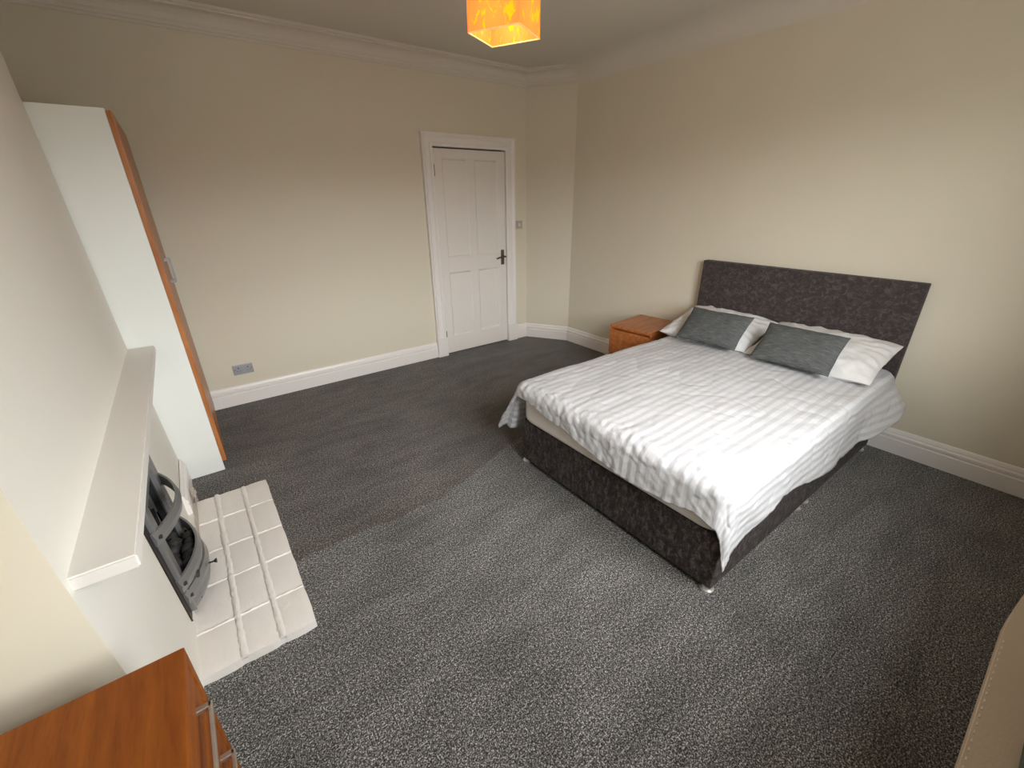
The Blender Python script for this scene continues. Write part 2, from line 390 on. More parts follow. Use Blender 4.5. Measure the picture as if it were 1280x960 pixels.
o.matrix_parent_inverse = Matrix.Translation(-Vector((2.5, YB, 0))) @ Matrix.Identity(4); hp2 = hp
# lever sits under plate, plate under door: same world offset
o.matrix_parent_inverse = Matrix.Identity(4)

# ------------------------------------------------------------ switch and socket
sw = thing('light_switch', 'small square beige light switch on the wall right of the door', 'switch', (3.108, YB, 1.315))
local(sw, BX('plate', (3.065, 3.151, YB - .010, YB, 1.272, 1.358), M_SWITCH, sw, .003))
bm = bmesh.new(); box(bm, 3.100, 3.116, YB - .016, YB - .010, 1.300, 1.330, .002); local(sw, obj('rocker', bm, M_GLOSS, sw))
so = thing('wall_socket', 'double grey plug socket low on the back wall above the skirting', 'socket', (.17, YB, .3))
local(so, BX('plate', (.096, .242, YB - .010, YB, .258, .342), M_PLATE, so, .003))
for x in (.110, .228): 
    bm = bmesh.new(); cyl(bm, (x, YB - .012, .300), (x, YB - .009, .300), .0035, n=12); local(so, obj('screw', bm, M_DARKHOLE, so))
for x in (.136, .204):
    for d in ((x - .004, x + .004, .309, .320), (x - .014, x - .007, .284, .289), (x + .007, x + .014, .284, .289)):
        local(so, BX('pin_hole', (d[0], d[1], YB - .0105, YB - .009, d[2], d[3]), M_DARKHOLE, so))
for x in (.160, .180): local(so, BX('rocker', (x - .005, x + .005, YB - .013, YB - .010, .303, .325), M_PLATE, so, .001))

# ------------------------------------------------------------ wardrobe
wd = thing('wardrobe', 'tall white wardrobe with orange-brown wooden doors between chimney breast and door wall', 'wardrobe', (-.42, 3.48, 0))
Y0, Y1, X0, X1 = 2.985, 3.985, -.735, -.125
bm = bmesh.new(); box(bm, X0, X1, Y0, Y0 + .018, 0, 2.0, .001, 1); local(wd, obj('side_panel', bm, M_WHITE, wd))
bm = bmesh.new(); box(bm, X0, X1, Y1 - .018, Y1, 0, 2.0, .001, 1); local(wd, obj('side_panel', bm, M_WHITE, wd))
local(wd, BX('top_panel', (X0, X1, Y0 + .018, Y1 - .018, 1.982, 2.0), M_WHITE, wd))
local(wd, BX('plinth', (X0, X1 - .02, Y0 + .018, Y1 - .018, 0, .06), M_WHITE, wd))
local(wd, BX('back_panel', (X0, X0 + .006, Y0 + .018, Y1 - .018, .06, 1.982), M_WHITE, wd))
ym = (Y0 + Y1) / 2
for a, b, hy in ((Y0 + .001, ym - .0015, ym - .045), (ym + .0015, Y1 - .001, ym + .045)):
    d = local(wd, BX('door', (X1 + .001, X1 + .024, a, b, .064, 1.992), M_OAKV, wd, .002))
    bm = bmesh.new(); x = X1 + .024
    box(bm, x - .001, x + .026, hy - .005, hy + .005, 1.135, 1.147, .001, 1); box(bm, x - .001, x + .026, hy - .005, hy + .005, 1.263, 1.275, .001, 1)
    box(bm, x + .020, x + .030, hy - .006, hy + .006, 1.135, 1.275, .002, 1)
    h_ = obj('handle', bm, M_PLATE, d)

# ------------------------------------------------------------ mantel shelf
ZM = .878
bm = bmesh.new()
pf = [(cx(ZM - .04) - .02, 1.085, ZM - .036), (-.250, 1.085, ZM - .036), (-.250, 1.085, ZM), (cx(ZM) - .02, 1.085, ZM)]
a = [bm.verts.new(p) for p in pf]; b = [bm.verts.new((p[0], 2.968, p[2])) for p in pf]
bm.faces.new(a[::-1]); bm.faces.new(b)
for i in range(4): bm.faces.new((a[i], a[(i + 1) % 4], b[(i + 1) % 4], b[i]))
bmesh.ops.recalc_face_normals(bm, faces=bm.faces[:])
bmesh.ops.bevel(bm, geom=bm.edges[:], offset=.004, segments=2, affect='EDGES')
ms = tag(obj('mantel_shelf', bm, M_MANTEL), 'white painted mantel shelf on the chimney breast above the fireplace', 'shelf')

# ------------------------------------------------------------ hearth
HX0, HX1, HY0, HY1 = -.332, .066, 1.447, 2.640
he = thing('hearth', 'raised hearth of white painted square tiles in front of the fireplace', 'hearth', (-.13, 2.05, 0))
local(he, BX('slab', (HX0, HX1 - .006, HY0 + .005, HY1 - .005, 0, .026), M_TILE, he))
cols = [(HX0, -.197), (-.180, -.066), (-.050, HX1)]; rowy = [HY0, 1.66, 1.912, 2.142, 2.402, HY1]
def pillow_tile(x0, x1, y0, y1, seed):
    rnd = random.Random(seed); bm = bmesh.new(); n = 5
    def J(a): return (rnd.random() - .5) * a
    hz = .042 + J(.004); tx, ty = J(.02), J(.02); grid = []
    cxm, cym = (x0 + x1) / 2, (y0 + y1) / 2
    for i in range(n + 1):
        row = []
        for j in range(n + 1):
            u, v = i / n * 2 - 1, j / n * 2 - 1
            su, sv = math.copysign(abs(u) ** .75, u), math.copysign(abs(v) ** .75, v)
            rr = 1 - .035 * (abs(su * sv) ** 2)
            x = cxm + su * (x1 - x0) / 2 * rr; y = cym + sv * (y1 - y0) / 2 * rr
            ed = max(abs(u), abs(v)); z = hz - (.004 if ed > .99 else 0) + tx * (x - cxm) + ty * (y - cym) + (J(.0016) if ed < .99 else 0)
            if ed > .99: x += J(.003); y += J(.003)
            row.append(bm.verts.new((x, y, z)))
        grid.append(row)
    for i in range(n):
        for j in range(n): bm.faces.new((grid[i][j], grid[i + 1][j], grid[i + 1][j + 1], grid[i][j + 1]))
    bd = [grid[i][0] for i in range(n + 1)] + [grid[n][j] for j in range(1, n + 1)] + [grid[i][n] for i in range(n - 1, -1, -1)] + [grid[0][j] for j in range(n - 1, 0, -1)]
    lo = [bm.verts.new((v.co.x, v.co.y, 0)) for v in bd]
    for i in range(len(bd)): bm.faces.new((bd[i], lo[i], lo[(i + 1) % len(bd)], bd[(i + 1) % len(bd)]))
    bm.faces.new(lo[::-1]); return bm
for ci, (a, b) in enumerate(cols):
    for ri in range(5):
        y0 = rowy[ri] + (.0035 if ri else 0) ; y1 = rowy[ri + 1] - (.0035 if ri < 4 else 0)
        sh = random.Random(ci * 9 + ri).uniform(-.004, .004) if ci < 2 else 0
        local(he, obj('tile', pillow_tile(a, b, y0 + (sh if ri else 0), y1 + (sh if ri < 4 else 0), ci * 10 + ri), M_TILE, he, True))
def ridge(p0, p1, w, hh, seed, z0=.034):
    bm = bmesh.new(); n = max(6, int((Vector(p1) - Vector(p0)).length / .014)); k = 6; rings = []
    p0, p1 = Vector(p0), Vector(p1); d = (p1 - p0).normalized(); s = Vector((-d.y, d.x, 0))
    for i in range(n + 1):
        p = p0.lerp(p1, i / n); q = noise.noise(Vector((i * .55, seed * 7.3, 0))); q2 = noise.noise(Vector((i * .9, seed * 3.1, 5)))
        ww = w * (1 + .40 * q); h2 = hh * (1 + .5 * q2); off = s * (q2 * w * .25)
        rings.append([bm.verts.new(p + off + s * (cos(pi * t / k) * ww) + Vector((0, 0, z0 + sin(pi * t / k) * h2 * (1 + .35 * noise.noise(Vector((i * 1.3, t * 1.7, seed))))))) for t in range(k + 1)])
    for a, b in zip(rings, rings[1:]):
        for t in range(k): bm.faces.new((a[t], a[t + 1], b[t + 1], b[t]))
    bm.faces.new(rings[0]); bm.faces.new(rings[-1][::-1]); return bm
for i, x in enumerate((-.1885, -.058)):
    local(he, obj('mortar_ridge', ridge((x + .002, HY0 + .004, 0), (x, HY1 - .004, 0), .0135, .0115, i + 1), M_TILE, he, True))
for ci, (a, b) in enumerate(cols):
    for ri in range(1, 5):
        sh = .5 * random.Random(ci * 9 + ri).uniform(-.004, .004) if ci < 2 else 0
        local(he, obj('mortar_ridge', ridge((a + .003, rowy[ri] + sh, 0), (b - .003, rowy[ri] + sh, 0), .0058, .0085, 20 + ci * 5 + ri, .0355), M_TILE, he, True))

# ------------------------------------------------------------ fireplace
fp = thing('gas_fireplace', 'black and grey metal gas fire with bowed bars set in the chimney breast', 'fireplace', (-.33, 1.94, .04))
FY0, FY1, FZ0, FZ1, FX = 1.690, 2.240, .092, .640, -.352
def lean(bm, y=None):
    for v in bm.verts: v.co.x += -.045 * (v.co.z - .05)
    return bm
bm = bmesh.new(); t = .045   # black back plate as a frame
for d in ((FY0, OY0 + .01, FZ0, FZ1), (OY1 - .01, FY1, FZ0, FZ1), (OY0 + .01, OY1 - .01, .56, FZ1), (OY0 + .01, OY1 - .01, FZ0, .11)):
    box(bm, FX, -.3235, d[0], d[1], d[2], d[3])
local(fp, obj('back_plate', lean(bm), M_BLACK, fp))
bm = bmesh.new()
for d in ((FY0 - .003, FY0, FZ0, FZ1), (FY1, FY1 + .003, FZ0, FZ1)): box(bm, FX, -.3215, *d)
box(bm, FX, -.3215, FY0, FY1, FZ1, FZ1 + .003)
local(fp, obj('edge_trim', lean(bm), M_BRASS, fp))
# grey fret: stiles, top rail with an arched inner edge
IY0, IY1, IZ1 = 1.800, 2.118, .575
bm = bmesh.new()
box(bm, -.328, -.306, FY0 + .050, IY0, FZ0, FZ1 - .02, .003); box(bm, -.328, -.306, IY1, FY1 - .040, FZ0, FZ1 - .02, .003)
box(bm, -.326, -.308, IY0, IY1, IZ1, FZ1 - .02, .003)
local(fp, obj('fret_frame', lean(bm), M_STEEL, fp))
bm = bmesh.new(); yc = (IY0 + IY1) / 2; R0 = (IY1 - IY0) / 2; K = 20; rows = []   # inner arch behind the fret
for k in range(K + 1):
    t = pi * k / K; r = []
    for rr, xx in ((R0, -.345), (R0 - .028, -.345), (R0 - .028, -.365), (R0, -.365)):
        r.append(bm.verts.new((xx, yc - rr * cos(t), .38 + rr * sin(t) * 1.0)))
    rows.append(r)
for a, b in zip(rows, rows[1:]):
    for q in range(4): bm.faces.new((a[q], a[(q + 1) % 4], b[(q + 1) % 4], b[q]))
for yy in (IY0, IY1 - .028): box(bm, -.365, -.345, yy, yy + .028, .12, .38)
local(fp, obj('inner_arch', lean(bm), M_STEEL, fp, False))
local(fp, BX('firebox_back', (-.545, -.52, IY0 - .0, IY1 - .0, .045, .585), M_FIREBACK, fp))
local(fp, BX('firebox_side', (-.52, -.368, OY0 + .004, OY0 + .012, .045, .585), M_FIREBACK, fp))
local(fp, BX('firebox_side', (-.52, -.368, OY1 - .012, OY1 - .004, .045, .585), M_FIREBACK, fp))
def bow(name, z0, z1, depth, y0, y1, th=.008, mt=M_STEEL, flare=0.0, xb=-.318):
    bm = bmesh.new(); K = 24; rows = []
    for k in range(K + 1):
        t = k / K; y = y0 + (y1 - y0) * t; s = sin(pi * t) ** .8 if 0 < t < 1 else 0
        x = xb + depth * s
        dx = depth * .8 * cos(pi * t) * pi / (y1 - y0) if True else 0
        nv = Vector((1, -dx, 0)).normalized()
        r = []
        for off, z in ((0, z0), (0, (z0 + z1) / 2), (0, z1), (-th, z1), (-th, z0)):
            bulge = .006 * (1 if z == (z0 + z1) / 2 and off == 0 else 0) + flare * (z - z0) / (z1 - z0) * s
            p = Vector((x + bulge, y, z)) + nv * off; r.append(bm.verts.new(p))
        rows.append(r)
    for a, b in zip(rows, rows[1:]):
        for q in range(5): bm.faces.new((a[q], a[(q + 1) % 5], b[(q + 1) % 5], b[q]))
    bm.faces.new(rows[0]); bm.faces.new(rows[-1][::-1])
    return local(fp, obj(name, lean(bm), mt, fp))
bow('hood_band', .452, .508, .078, 1.722, 2.208)
bow('basket_bar', .205, .268, .074, 1.727, 2.203)
bow('basket_bar', .140, .197, .080, 1.730, 2.200)
bow('ash_front', .090, .134, .070, 1.745, 2.185)
for y, z in ((1.738, .480), (1.742, .236), (1.746, .168), (2.192, .480), (2.188, .236), (2.184, .168)):
    bm = bmesh.new(); cyl(bm, (-.325, y, z), (-.296, y, z), .011, .007, n=12); local(fp, obj('bolt', lean(bm), M_BLACK, fp))
bm = bmesh.new(); cyl(bm, (-.245, 1.915, .155), (-.222, 1.913, .155), .0035, n=10); cyl(bm, (-.224, 1.913, .155), (-.214, 1.912, .155), .005, .011, n=14)
local(fp, obj('control_knob', bm, M_BLACK, fp))
local(fp, BX('air_slot', (-.300, -.288, 1.790, 1.812, .094, .120), M_BLACK, fp, .002))
local(fp, BX('coal_tray', (-.50, -.300, IY0 + .01, IY1 - .01, .06, .16), M_BLACK, fp, .01))
rc = random.Random(3)
for k in range(30):
    i, j, l = k % 5, (k // 5) % 3, k // 15
    bm = bmesh.new(); bmesh.ops.create_icosphere(bm, subdivisions=2, radius=1)
    s = rc.uniform(.022, .034); sc = (s * rc.uniform(.8, 1.1), s * rc.uniform(.9, 1.3), s * rc.uniform(.7, 1))
    c = Vector((-.292 - j * .052 + rc.uniform(-.008, .008), 1.835 + i * .052 + rc.uniform(-.01, .01) + l * .02, .195 + l * .036 + j * .02))
    for v in bm.verts:
        nn = 1 + .22 * noise.noise(v.co * 1.7 + Vector((k * 3.1, 0, 0)))
        v.co = Vector((v.co.x * sc[0], v.co.y * sc[1], v.co.z * sc[2])) * nn + c
    local(fp, obj('coal', bm, M_COAL, fp, True))

gp = thing('gas_pipe', 'thin metal gas pipe with valve rising from the hearth beside the skirting', 'pipe', (-.285, 2.60, .04))
bm = bmesh.new(); tube(bm, [(-.288, 2.30, .052), (-.287, 2.40, .053), (-.286, 2.52, .054), (-.285, 2.60, .056), (-.284, 2.635, .062), (-.283, 2.65, .078), (-.283, 2.652, .10)], .0045)
local(gp, obj('pipe_run', bm, M_NICKEL, gp, True))
bm = bmesh.new(); cyl(bm, (-.283, 2.652, .0), (-.283, 2.652, .125), .008, n=14); cyl(bm, (-.283, 2.652, .088), (-.283, 2.652, .108), .013, n=6)
local(gp, obj('valve', bm, M_NICKEL, gp))

# ------------------------------------------------------------ chest of drawers
ch = thing('chest_of_drawers', 'low cherry-brown chest of drawers with metal bar handles in the near left corner', 'chest', (-.45, .55, 0))
CX0, CX1, C0, C1, CZ = -.70, -.208, .12, .922, .72
local(ch, BX('top_panel', (CX0, CX1, C0, C1, CZ - .022, CZ), M_CHEST, ch, .003))
for a, b in ((C0, C0 + .025), (C1 - .025, C1)): local(ch, BX('side_panel', (CX0, CX1, a, b, 0, CZ - .022), M_CHEST, ch, .002))
local(ch, BX('back_panel', (CX0, CX0 + .008, C0 + .025, C1 - .025, 0, CZ - .022), M_CHEST, ch))
local(ch, BX('plinth', (CX0 + .01, CX1 - .015, C0 + .025, C1 - .025, 0, .06), M_CHEST, ch))
for z0, z1, hz in ((.583, .694, .640), (.395, .577, .467), (.215, .389, .305), (.066, .209, .14)):
    d = local(ch, BX('drawer', (CX1 - .40, CX1 - .002, C0 + .029, C1 - .029, z0, z1), M_CHEST, ch, .002))
    bm = bmesh.new()
    for y in (.818, .230): box(bm, CX1 - .003, CX1 + .024, y - .006, y + .006, hz - .005, hz + .007, .001, 1)
    box(bm, CX1 + .018, CX1 + .026, .224, .824, hz - .005, hz + .007, .0015, 1)
    obj('handle', bm, M_NICKEL, d)

# ------------------------------------------------------------ bed
BY0, BY1, BX0, BX1 = .568, 1.885, 1.468, 3.415
bed = thing('divan_bed', 'dark brown crushed velvet divan bed standing on small chrome feet', 'bed', (2.45, 1.22, 0))
def soft_box(d, bev, seg=4):
    bm = bmesh.new(); box(bm, *d, bev, seg); return bm
xm = 2.42
for a, b in ((BX0, xm - .001), (xm + .001, BX1)): local(bed, obj('base_section', soft_box((a, b, BY0, BY1, .032, .312), .012), M_VEL, bed, True))
for x in (BX0 + .026, xm - .05, xm + .05, BX1 - .06):
    for y in (BY0 + .026, BY1 - .026):
        bm = bmesh.new(); lathe(bm, (x, y, 0), [(.029, 0), (.031, .004), (.031, .011), (.021, .015), (.019, .023), (.026, .027), (.027, .033)])
        local(bed, obj('foot', bm, M_CHROME, bed, True))
local(bed, obj('headboard', soft_box((3.418, 3.488, .560, 1.962, .10, 1.108), .010), M_HEAD, bed, True))

def rounded_slab(x0, x1, y0, y1, z0, z1, rc, rv, nc=8, nv=6):
    """box with plan corners of radius rc and rolled top and bottom edges"""
    bm = bmesh.new(); prof = []
    for k in range(nv + 1): t = pi / 2 * k / nv; prof.append((rv * (1 - sin(t)), z0 + rv * (1 - cos(t))))
    for k in range(nv + 1): t = pi / 2 * k / nv; prof.append((rv * (1 - cos(t)), z1 - rv * (1 - sin(t))))
    rings = []
    for ins, z in prof:
        r = []
        for (cx_, cy_, a0) in ((x1 - rc, y1 - rc, 0), (x0 + rc, y1 - rc, 90), (x0 + rc, y0 + rc, 180), (x1 - rc, y0 + rc, 270)):
            for k in range(nc + 1):
                t = radians(a0 + 90 * k / nc); q = rc - ins
                r.append(bm.verts.new((cx_ + q * cos(t), cy_ + q * sin(t), z)))
        rings.append(r)
    n = len(rings[0])
    for a, b in zip(rings, rings[1:]):
        for i in range(n): bm.faces.new((a[i], a[(i + 1) % n], b[(i + 1) % n], b[i]))
    bm.faces.new(rings[0][::-1]); bm.faces.new(rings[-1]); return bm
mt_ = tag(obj('mattress', rounded_slab(1.448, 3.415, .556, 1.895, .3125, .535, .11, .045), M_SHEET, None, True), 'mattress in a pale fitted sheet lying on the divan under the duvet', 'mattress')

# duvet -------------------------------------------------------
TOP = .572
def drape(a, b, ra, La, Fl):
    pass
def duvet():
    xc, xe = 1.448 + .035, 3.37            # arc centre line at the foot, head end
    yn, yf = .552 + .05, 1.868 - .0
    R = .065
    def near_len(x):   # hang below the arc start on the near side
        pts = [(1.3, .265), (1.45, .262), (1.62, .235), (1.80, .20), (1.92, .165), (2.1, .20), (2.45, .262), (2.7, .262), (3.0, .235), (3.2, .20), (3.4, .15)]
        for (p, q), (r, s) in zip(pts, pts[1:]):
            if p <= x <= r: return q + (s - q) * (x - p) / (r - p)
        return pts[0][1] if x < 1.3 else pts[-1][1]
    def foot_len(y):
        pts = [(.4, .16), (.58, .12), (.68, .095), (.80, .125), (1.0, .135), (1.2, .115), (1.45, .065), (1.60, .05), (1.75, .02), (1.9, .02), (2.1, .05)]
        for (p, q), (r, s) in zip(pts, pts[1:]):
            if p <= y <= r: return q + (s - q) * (y - p) / (r - p)
        return .1
    NA, NB = 250, 210; AR_ = R * pi / 2
    U = []; 
    # parameter a: from -1 (foot hem) .. ; b likewise
    nf, nn, nff = 34, 46, 46
    na = [(-(k / nf)) for k in range(nf, 0, -1)] + [k / (NA - nf) for k in range(NA - nf + 1)]
    nb = [(-(k / nn)) for k in range(nn, 0, -1)] + [k / (NB - nn - nff) for k in range(NB - nn - nff + 1)] + [1 + k / nff for k in range(1, nff + 1)]
    bm = bmesh.new(); uvl = bm.loops.layers.uv.new('UVMap'); G = []; UV = {}
    for a in na:
        row = []
        for b in nb:
            x = xc + max(a, 0) * (xe - xc); y = yn + min(max(b, 0), 1) * (yf - yn)
            da = -a * (AR_ + foot_len(y)) if a < 0 else 0
            if b < 0: db = -b * (AR_ + near_len(x)); sy = -1
            elif b > 1: db = (b - 1) * (AR_ + (.33 if True else 0)); sy = 1
            else: db = 0; sy = 0
            # corner hem: cloth corner reaches beyond both hems
            d = sqrt(da * da + db * db); ph = atan2(db, da) if d > 0 else 0
            if d < AR_: t = d / R; o = R * sin(t); v = R * (1 - cos(t))
            else:
                o = R; v = R + d - AR_
                fl = .04 * (1 if sy <= 0 else 1) + (.42 * sin(ph) if sy > 0 and a < 0 else (.25 * max(0, 1 - (x - xc) / .35) if sy > 0 else 0))
                if sy < 0 and x > 2.9: fl += .60 * min(1, (x - 2.9) / .4)
                e_ = (d - AR_) * fl; o += e_; v -= (d - AR_) * fl * fl * .35
            px = x - o * cos(ph); py = y + (sy * o * sin(ph)); pz = TOP - v
            # puffiness, folds
            P3 = Vector((px, py, pz)); fx = Vector((a * 2.2 if a > 0 else a * .3, b * 1.5, 0))
            top = 1 if d == 0 else max(0, 1 - d / AR_)
            edge = min(1, max(0, (1 - max(a, 0)) * 8))
            U3 = Vector((x - da, y + sy * db, 0))
            z = .009 * noise.noise(U3 * 2.5) + .003 * noise.noise(U3 * 7 + Vector((9, 0, 0)))
            # waves that run along the length like the quilt filling
            z += .003 * noise.noise(Vector((U3.x * 2.5, U3.y * 11, 3)))
            # puckers square to the foot hem, fading up the bed
            wf = (max(0, 1 - max(0, (x - xc)) / .15) if a >= 0 else 1) * (max(.25, 1 - db / .12) if sy < 0 else 1)
            z += .0036 * wf ** 2 * noise.noise(Vector((U3.x * 9, U3.y * 34, 1)))
            z += .003 * wf ** 2 * noise.noise(Vector((U3.x * 30, U3.y * 52, 7))) + .0025 * wf ** 2 * noise.noise(Vector(((U3.x - U3.y) * 40, (U3.x + U3.y) * 14, 2)))
            # soft diagonal creases along the near side and right half
            wn = max(0, 1 - max(0, (y - yn)) / .35) if b >= 0 else 1
            z += .006 * wn * noise.noise(Vector(((U3.x + U3.y * .8) * 8, (U3.x - U3.y) * 2.5, 4)))
            cr_ = abs(noise.noise(Vector((U3.x * 5 + 4, U3.y * 5, 2)))); z -= .003 * max(0, 1 - cr_ * 9)
            cr_ = abs(noise.noise(Vector((U3.x * 11 - 4, U3.y * 9, 8)))); z -= .002 * max(0, 1 - cr_ * 7)
            side = max(0, min(1, (d - AR_ * .3) / .1))
            if d > 0:
                nrm = Vector((-cos(ph), sy * sin(ph), 0)) * min(1, d / AR_) + Vector((0, 0, 1)) * max(0, 1 - d / AR_)
                nrm.normalize()
            else: nrm = Vector((0, 0, 1))
            fold = 0
            if d > AR_:
                sfold = (ph * 5.0 if (da > 0 and db > 0) else 0)
                fold = .007 * (d - AR_) / .2 * (sin(U3.x * 11 + 2 * noise.noise(U3 * 3)) + sin(U3.y * 12)) * .7 + .004 * (sin(ph * 7) * sin(2 * ph) if da > 0 and db > 0 else 0) * (d - AR_) / .2
            P3 += nrm * (max(z, -.012) + fold)
            # bulge of the filling: slightly higher in the middle of the bed and sunk at far rim
            cy = (y - yn) / (yf - yn); P3.z += .018 * sin(pi * min(max(cy, 0), 1)) * top * min(1, .4 + (x - xc)) 
            v_ = bm.verts.new(P3); UV[v_] = (U3.x, U3.y); row.append(v_)
        G.append(row)
    for i in range(len(na) - 1):
        for j in range(len(nb) - 1):
            f = bm.faces.new((G[i][j], G[i + 1][j], G[i + 1][j + 1], G[i][j + 1]))
            for l in f.loops: l[uvl].uv = UV[l.vert]
    o = obj('duvet', bm, M_DUVET, None, True)
    s = o.modifiers.new('thickness', 'SOLIDIFY'); s.thickness = .016; s.offset = -1
    return o
dv = tag(duvet(), 'white satin-striped duvet spread over the double bed', 'duvet')

def pillow(name, w, h, t, mt, loc, tilt, yaw, label, group, seed=1, pinch=.06, wr=.008, roll=0, nu=60, nv=44, sag=0):
    """u along local X (width), v along local Y (height)"""
    bm = bmesh.new(); uvl = bm.loops.layers.uv.new('UVMap'); S = {}; UV = {}
    for side in (1, -1):
        for i in range(nu + 1):
            for j in range(nv + 1):
                u, v = i / nu * 2 - 1, j / nv * 2 - 1
                bd = i in (0, nu) or j in (0, nv)
                if side == -1 and bd: S[(side, i, j)] = S[(1, i, j)]; continue
                uu = math.copysign(abs(u) ** .85, u); vv = math.copysign(abs(v) ** .85, v)
                x = uu * w / 2 * (1 - pinch * (1 - vv * vv) * abs(uu) ** 2 * .8); y = vv * h / 2 * (1 - pinch * (1 - uu * uu) * abs(vv) ** 2 * 1.3)
                th = (max(0, 1 - abs(u) ** 2.6) ** .55) * (max(0, 1 - abs(v) ** 2.6) ** .55)
                q = Vector((u * w * 5 + seed * 11, v * h * 5, side * 3))
                z = side * th * t / 2
                rad = max(abs(u), abs(v))
                z += wr * th ** .5 * (noise.noise(q) + .6 * noise.noise(q * 2.3)) 
                ang = atan2(v, u); z += wr * 1.1 * th * rad ** 3 * sin(ang * 22 + 3 * noise.noise(q * .7)) 
                z += wr * 1.4 * rad ** 4 * noise.noise(Vector((ang * 2, seed, 0)))
                z -= sag * (1 - (1 - min(1, abs(u) * 1.0)) ** 2) * (1 if u < 0 else 0)
                vv_ = bm.verts.new((x + wr * .5 * noise.noise(q * 1.3), y + wr * .6 * noise.noise(q * 1.1 + Vector((5, 5, 5))), z)); S[(side, i, j)] = vv_; UV[vv_] = (x, y)
    for side in (1, -1):
        for i in range(nu):
            for j in range(nv):
                f = (S[(side, i, j)], S[(side, i + 1, j)], S[(side, i + 1, j + 1)], S[(side, i, j + 1)])
                f = bm.faces.new(f if side == 1 else f[::-1])
                for l in f.loops: l[uvl].uv = UV[l.vert]
    o = obj(name, bm, mt, None, True)
    # width along world -Y, height rising towards the wall (+X), tilted up
    ca, sa = cos(tilt), sin(tilt)
    ux = Vector((sin(yaw), -cos(yaw), 0)); vy = Vector((cos(yaw) * ca, sin(yaw) * ca, sa)); 
    ux = (ux * cos(roll) + vy * sin(roll)).normalized(); n_ = ux.cross(vy).normalized(); vy = n_.cross(ux)
    mm = Matrix.Identity(4)
    for k in range(3): mm[k][0] = ux[k]; mm[k][1] = vy[k]; mm[k][2] = n_[k]
    mm.translation = loc; o.matrix_world = mm
    o['label'] = label; o['category'] = 'pillow' if name == 'pillow' else 'cushion'; o['group'] = group; return o
pillow('pillow', .72, .50, .17, M_PILLOW, (3.165, .925, .662), radians(15), 0, 'white bed pillow nearer the right corner of the headboard', 'white pillows against the headboard', 2, .05, .012)
pillow('pillow', .68, .50, .17, M_PILLOW, (3.165, 1.62, .662), radians(15), 0, 'white bed pillow beside the nightstand at the left of the headboard', 'white pillows against the headboard', 5, .05, .012)
pillow('scatter_cushion', .455, .295, .10, M_CUSH, (2.935, .972, .716), radians(41), radians(1.5), 'dark grey oblong cushion leaning on the right-hand white pillow', 'dark grey oblong cushions on the bed', 3, .05, .004)
pillow('scatter_cushion', .445, .295, .10, M_CUSH, (2.945, 1.535, .718), radians(41), radians(3), 'dark grey oblong cushion leaning on the left-hand white pillow by the nightstand', 'dark grey oblong cushions on the bed', 8, .05, .004)

# ------------------------------------------------------------ nightstand
ns = thing('nightstand', 'orange oak two-drawer nightstand between bed and corner wall', 'nightstand', (3.19, 2.29, 0), radians(5.5))
NL, NW, NH = .49, .405, .545
def nb(name, d, par=ns, bev=.002, mt=M_OAK):
    bm = bmesh.new(); box(bm, *d, bev); return obj(name, bm, mt, par)
nb('top_panel', (-NL / 2 - .004, NL / 2, -NW / 2, NW / 2, NH - .022, NH))
nb('side_panel', (-NL / 2 + .018, NL / 2, -NW / 2, -NW / 2 + .02, 0, NH - .022)); nb('side_panel', (-NL / 2 + .018, NL / 2, NW / 2 - .02, NW / 2, 0, NH - .022))
nb('back_panel', (NL / 2 - .01, NL / 2 - .001, -NW / 2 + .02, NW / 2 - .02, .03, NH - .022))
nb('inner_rail', (-NL / 2 + .03, NL / 2 - .012, -NW / 2 + .02, NW / 2 - .02, NH - .045, NH - .023), mt=M_OAK)
nb('drawer', (-NL / 2, NL / 2 - .02, -NW / 2 + .001, NW / 2 - .001, .285, NH - .043)) if False else None
for z0, z1 in ((.285, .502), (.05, .268)):
    bm = bmesh.new(); box(bm, -NL / 2, -NL / 2 + .018, -NW / 2 + .001, NW / 2 - .001, z0, z1, .002)
    box(bm, -NL / 2 + .018, NL / 2 - .03, -NW / 2 + .026, NW / 2 - .026, z0 + .01, z1 - .03)
    obj('drawer', bm, M_OAK, ns)

# ------------------------------------------------------------ ceiling lamp
LC = (1.4275, 1.959); LZ0, LS, LH = 2.275, .222, .235
lp = thing('pendant_lamp', 'glowing orange square lampshade hanging from the ceiling', 'lamp', (LC[0], LC[1], LZ0), radians(27.5))
hx, hy, th, q = .114, .1265, .0018, .004; hs = hx
bm = bmesh.new()
for d in ((-hx, hx, -hy, -hy + th), (-hx, hx, hy - th, hy), (-hx, -hx + th, -hy + th, hy - th), (hx - th, hx, -hy + th, hy - th)): box(bm, *d, 0, LH)
obj('lamp_shade', bm, M_SHADE, lp)
for z in (-.002, LH - .002):
    bm = bmesh.new()
    for d in ((-hx - .001, hx + .001, -hy - .001, -hy + q), (-hx - .001, hx + .001, hy - q, hy + .001), (-hx - .001, -hx + q, -hy + q, hy - q), (hx - q, hx + .001, -hy + q, hy - q)):
        box(bm, *d, z, z + .004)
    obj('shade_rim', bm, M_SHTRIM, lp)
bm = bmesh.new()
for a in (0, pi / 2):
    c_, s_ = cos(a) * hs * .98, sin(a) * hs * .98; tube(bm, [(-c_, -s_, LH - .02), (c_, s_, LH - .02)], .0015, 6)
obj('shade_spider', bm, M_GLOSS, lp)
bm = bmesh.new(); lathe(bm, (0, 0, LH - .09), [(.012, 0), (.02, .005), (.02, .06), (.012, .075), (.004, .085)], 16); obj('lamp_holder', bm, M_GLOSS, lp)
bm = bmesh.new(); tube(bm, [(0, 0, LH - .02), (0, 0, ZC - LZ0 - .02)], .003, 8); obj('cord', bm, M_GLOSS, lp)
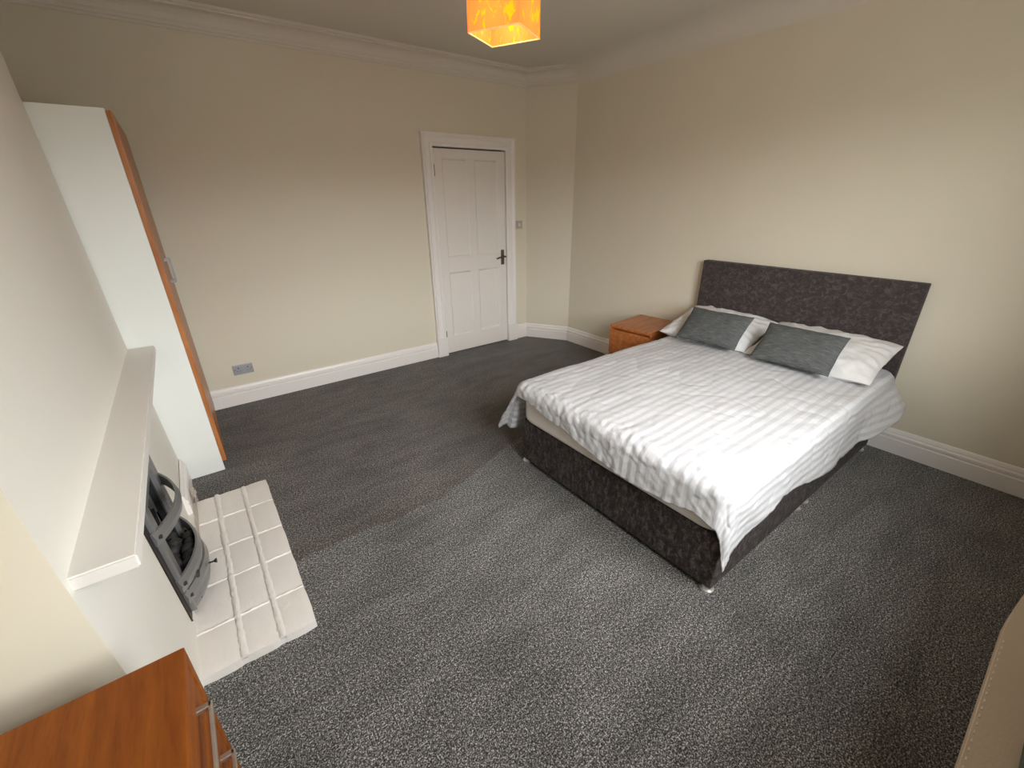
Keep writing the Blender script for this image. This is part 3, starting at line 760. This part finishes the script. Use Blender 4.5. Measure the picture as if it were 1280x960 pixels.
bm = bmesh.new(); lathe(bm, (0, 0, ZC - LZ0 - .032), [(.01, 0), (.03, .004), (.042, .02), (.045, .032)], 24); obj('ceiling_rose', bm, M_GLOSS, lp, True)
bm = bmesh.new(); bmesh.ops.create_uvsphere(bm, u_segments=20, v_segments=12, radius=.03)
for v in bm.verts: v.co.z = v.co.z * 1.15 + LH - .12
obj('bulb', bm, M_BULB, lp, True)
PL = bpy.data.lights.new('bulb_light', 'POINT'); PL.energy = 2.6; PL.color = (1, .68, .36); PL.shadow_soft_size = .034
po = bpy.data.objects.new('bulb_light', PL); COL.objects.link(po); po.location = (LC[0], LC[1], LZ0 + LH - .175)

# ------------------------------------------------------------ cream bench under the window
ac = thing('bench', 'narrow cream leather bench with stitched edge, cut off by the near right corner', 'bench', (1.3, -.26, 0))
ZT = .50
bm = bmesh.new()
pl = [(.50, -.1445), (1.54, -.150), (1.60, -.154), (2.12, -.208), (2.16, -.23), (2.16, -.362), (.50, -.362)]
a = [bm.verts.new((x, y, ZT)) for x, y in pl]; mid = [bm.verts.new((x, y - (.012 if y > -.3 else 0), ZT - .07)) for x, y in pl]
b = [bm.verts.new((x, min(y, -.235) if y > -.3 else y, .10)) for x, y in pl]
bm.faces.new(a); bm.faces.new(b[::-1])
for r0, r1 in ((a, mid), (mid, b)):
    for i in range(len(pl)): bm.faces.new((r0[i], r0[(i + 1) % len(pl)], r1[(i + 1) % len(pl)], r1[i]))
bmesh.ops.recalc_face_normals(bm, faces=bm.faces[:])
bmesh.ops.bevel(bm, geom=[e for e in bm.edges if all(abs(v.co.z - ZT) < .001 for v in e.verts)], offset=.006, segments=3, affect='EDGES')
local(ac, obj('padded_body', bm, M_LEATHER, ac, True))
bm = bmesh.new()
for k in range(34):
    x = .60 + k * .027; y = -.1445 - (x - .5) * .0053; box(bm, x, x + .011, y - .0125, y - .0095, ZT - .001, ZT + .0016, .0007, 1)
o = local(ac, obj('stitching', bm, M_THREAD, ac)); o['kind'] = 'stuff'
for x in (.56, 2.08):
    for y in (-.335, -.262): local(ac, BX('foot', (x - .02, x + .02, y - .015, y + .015, 0, .10), M_BLACK, ac, .003))
gc = tag(obj('folded_cloth', soft_box((.62, 1.46, -.352, -.226, ZT + .001, ZT + .022), .008), M_GREYSEAT, None, True), 'grey-green folded cloth lying on the cream bench at the bottom right corner', 'cloth')
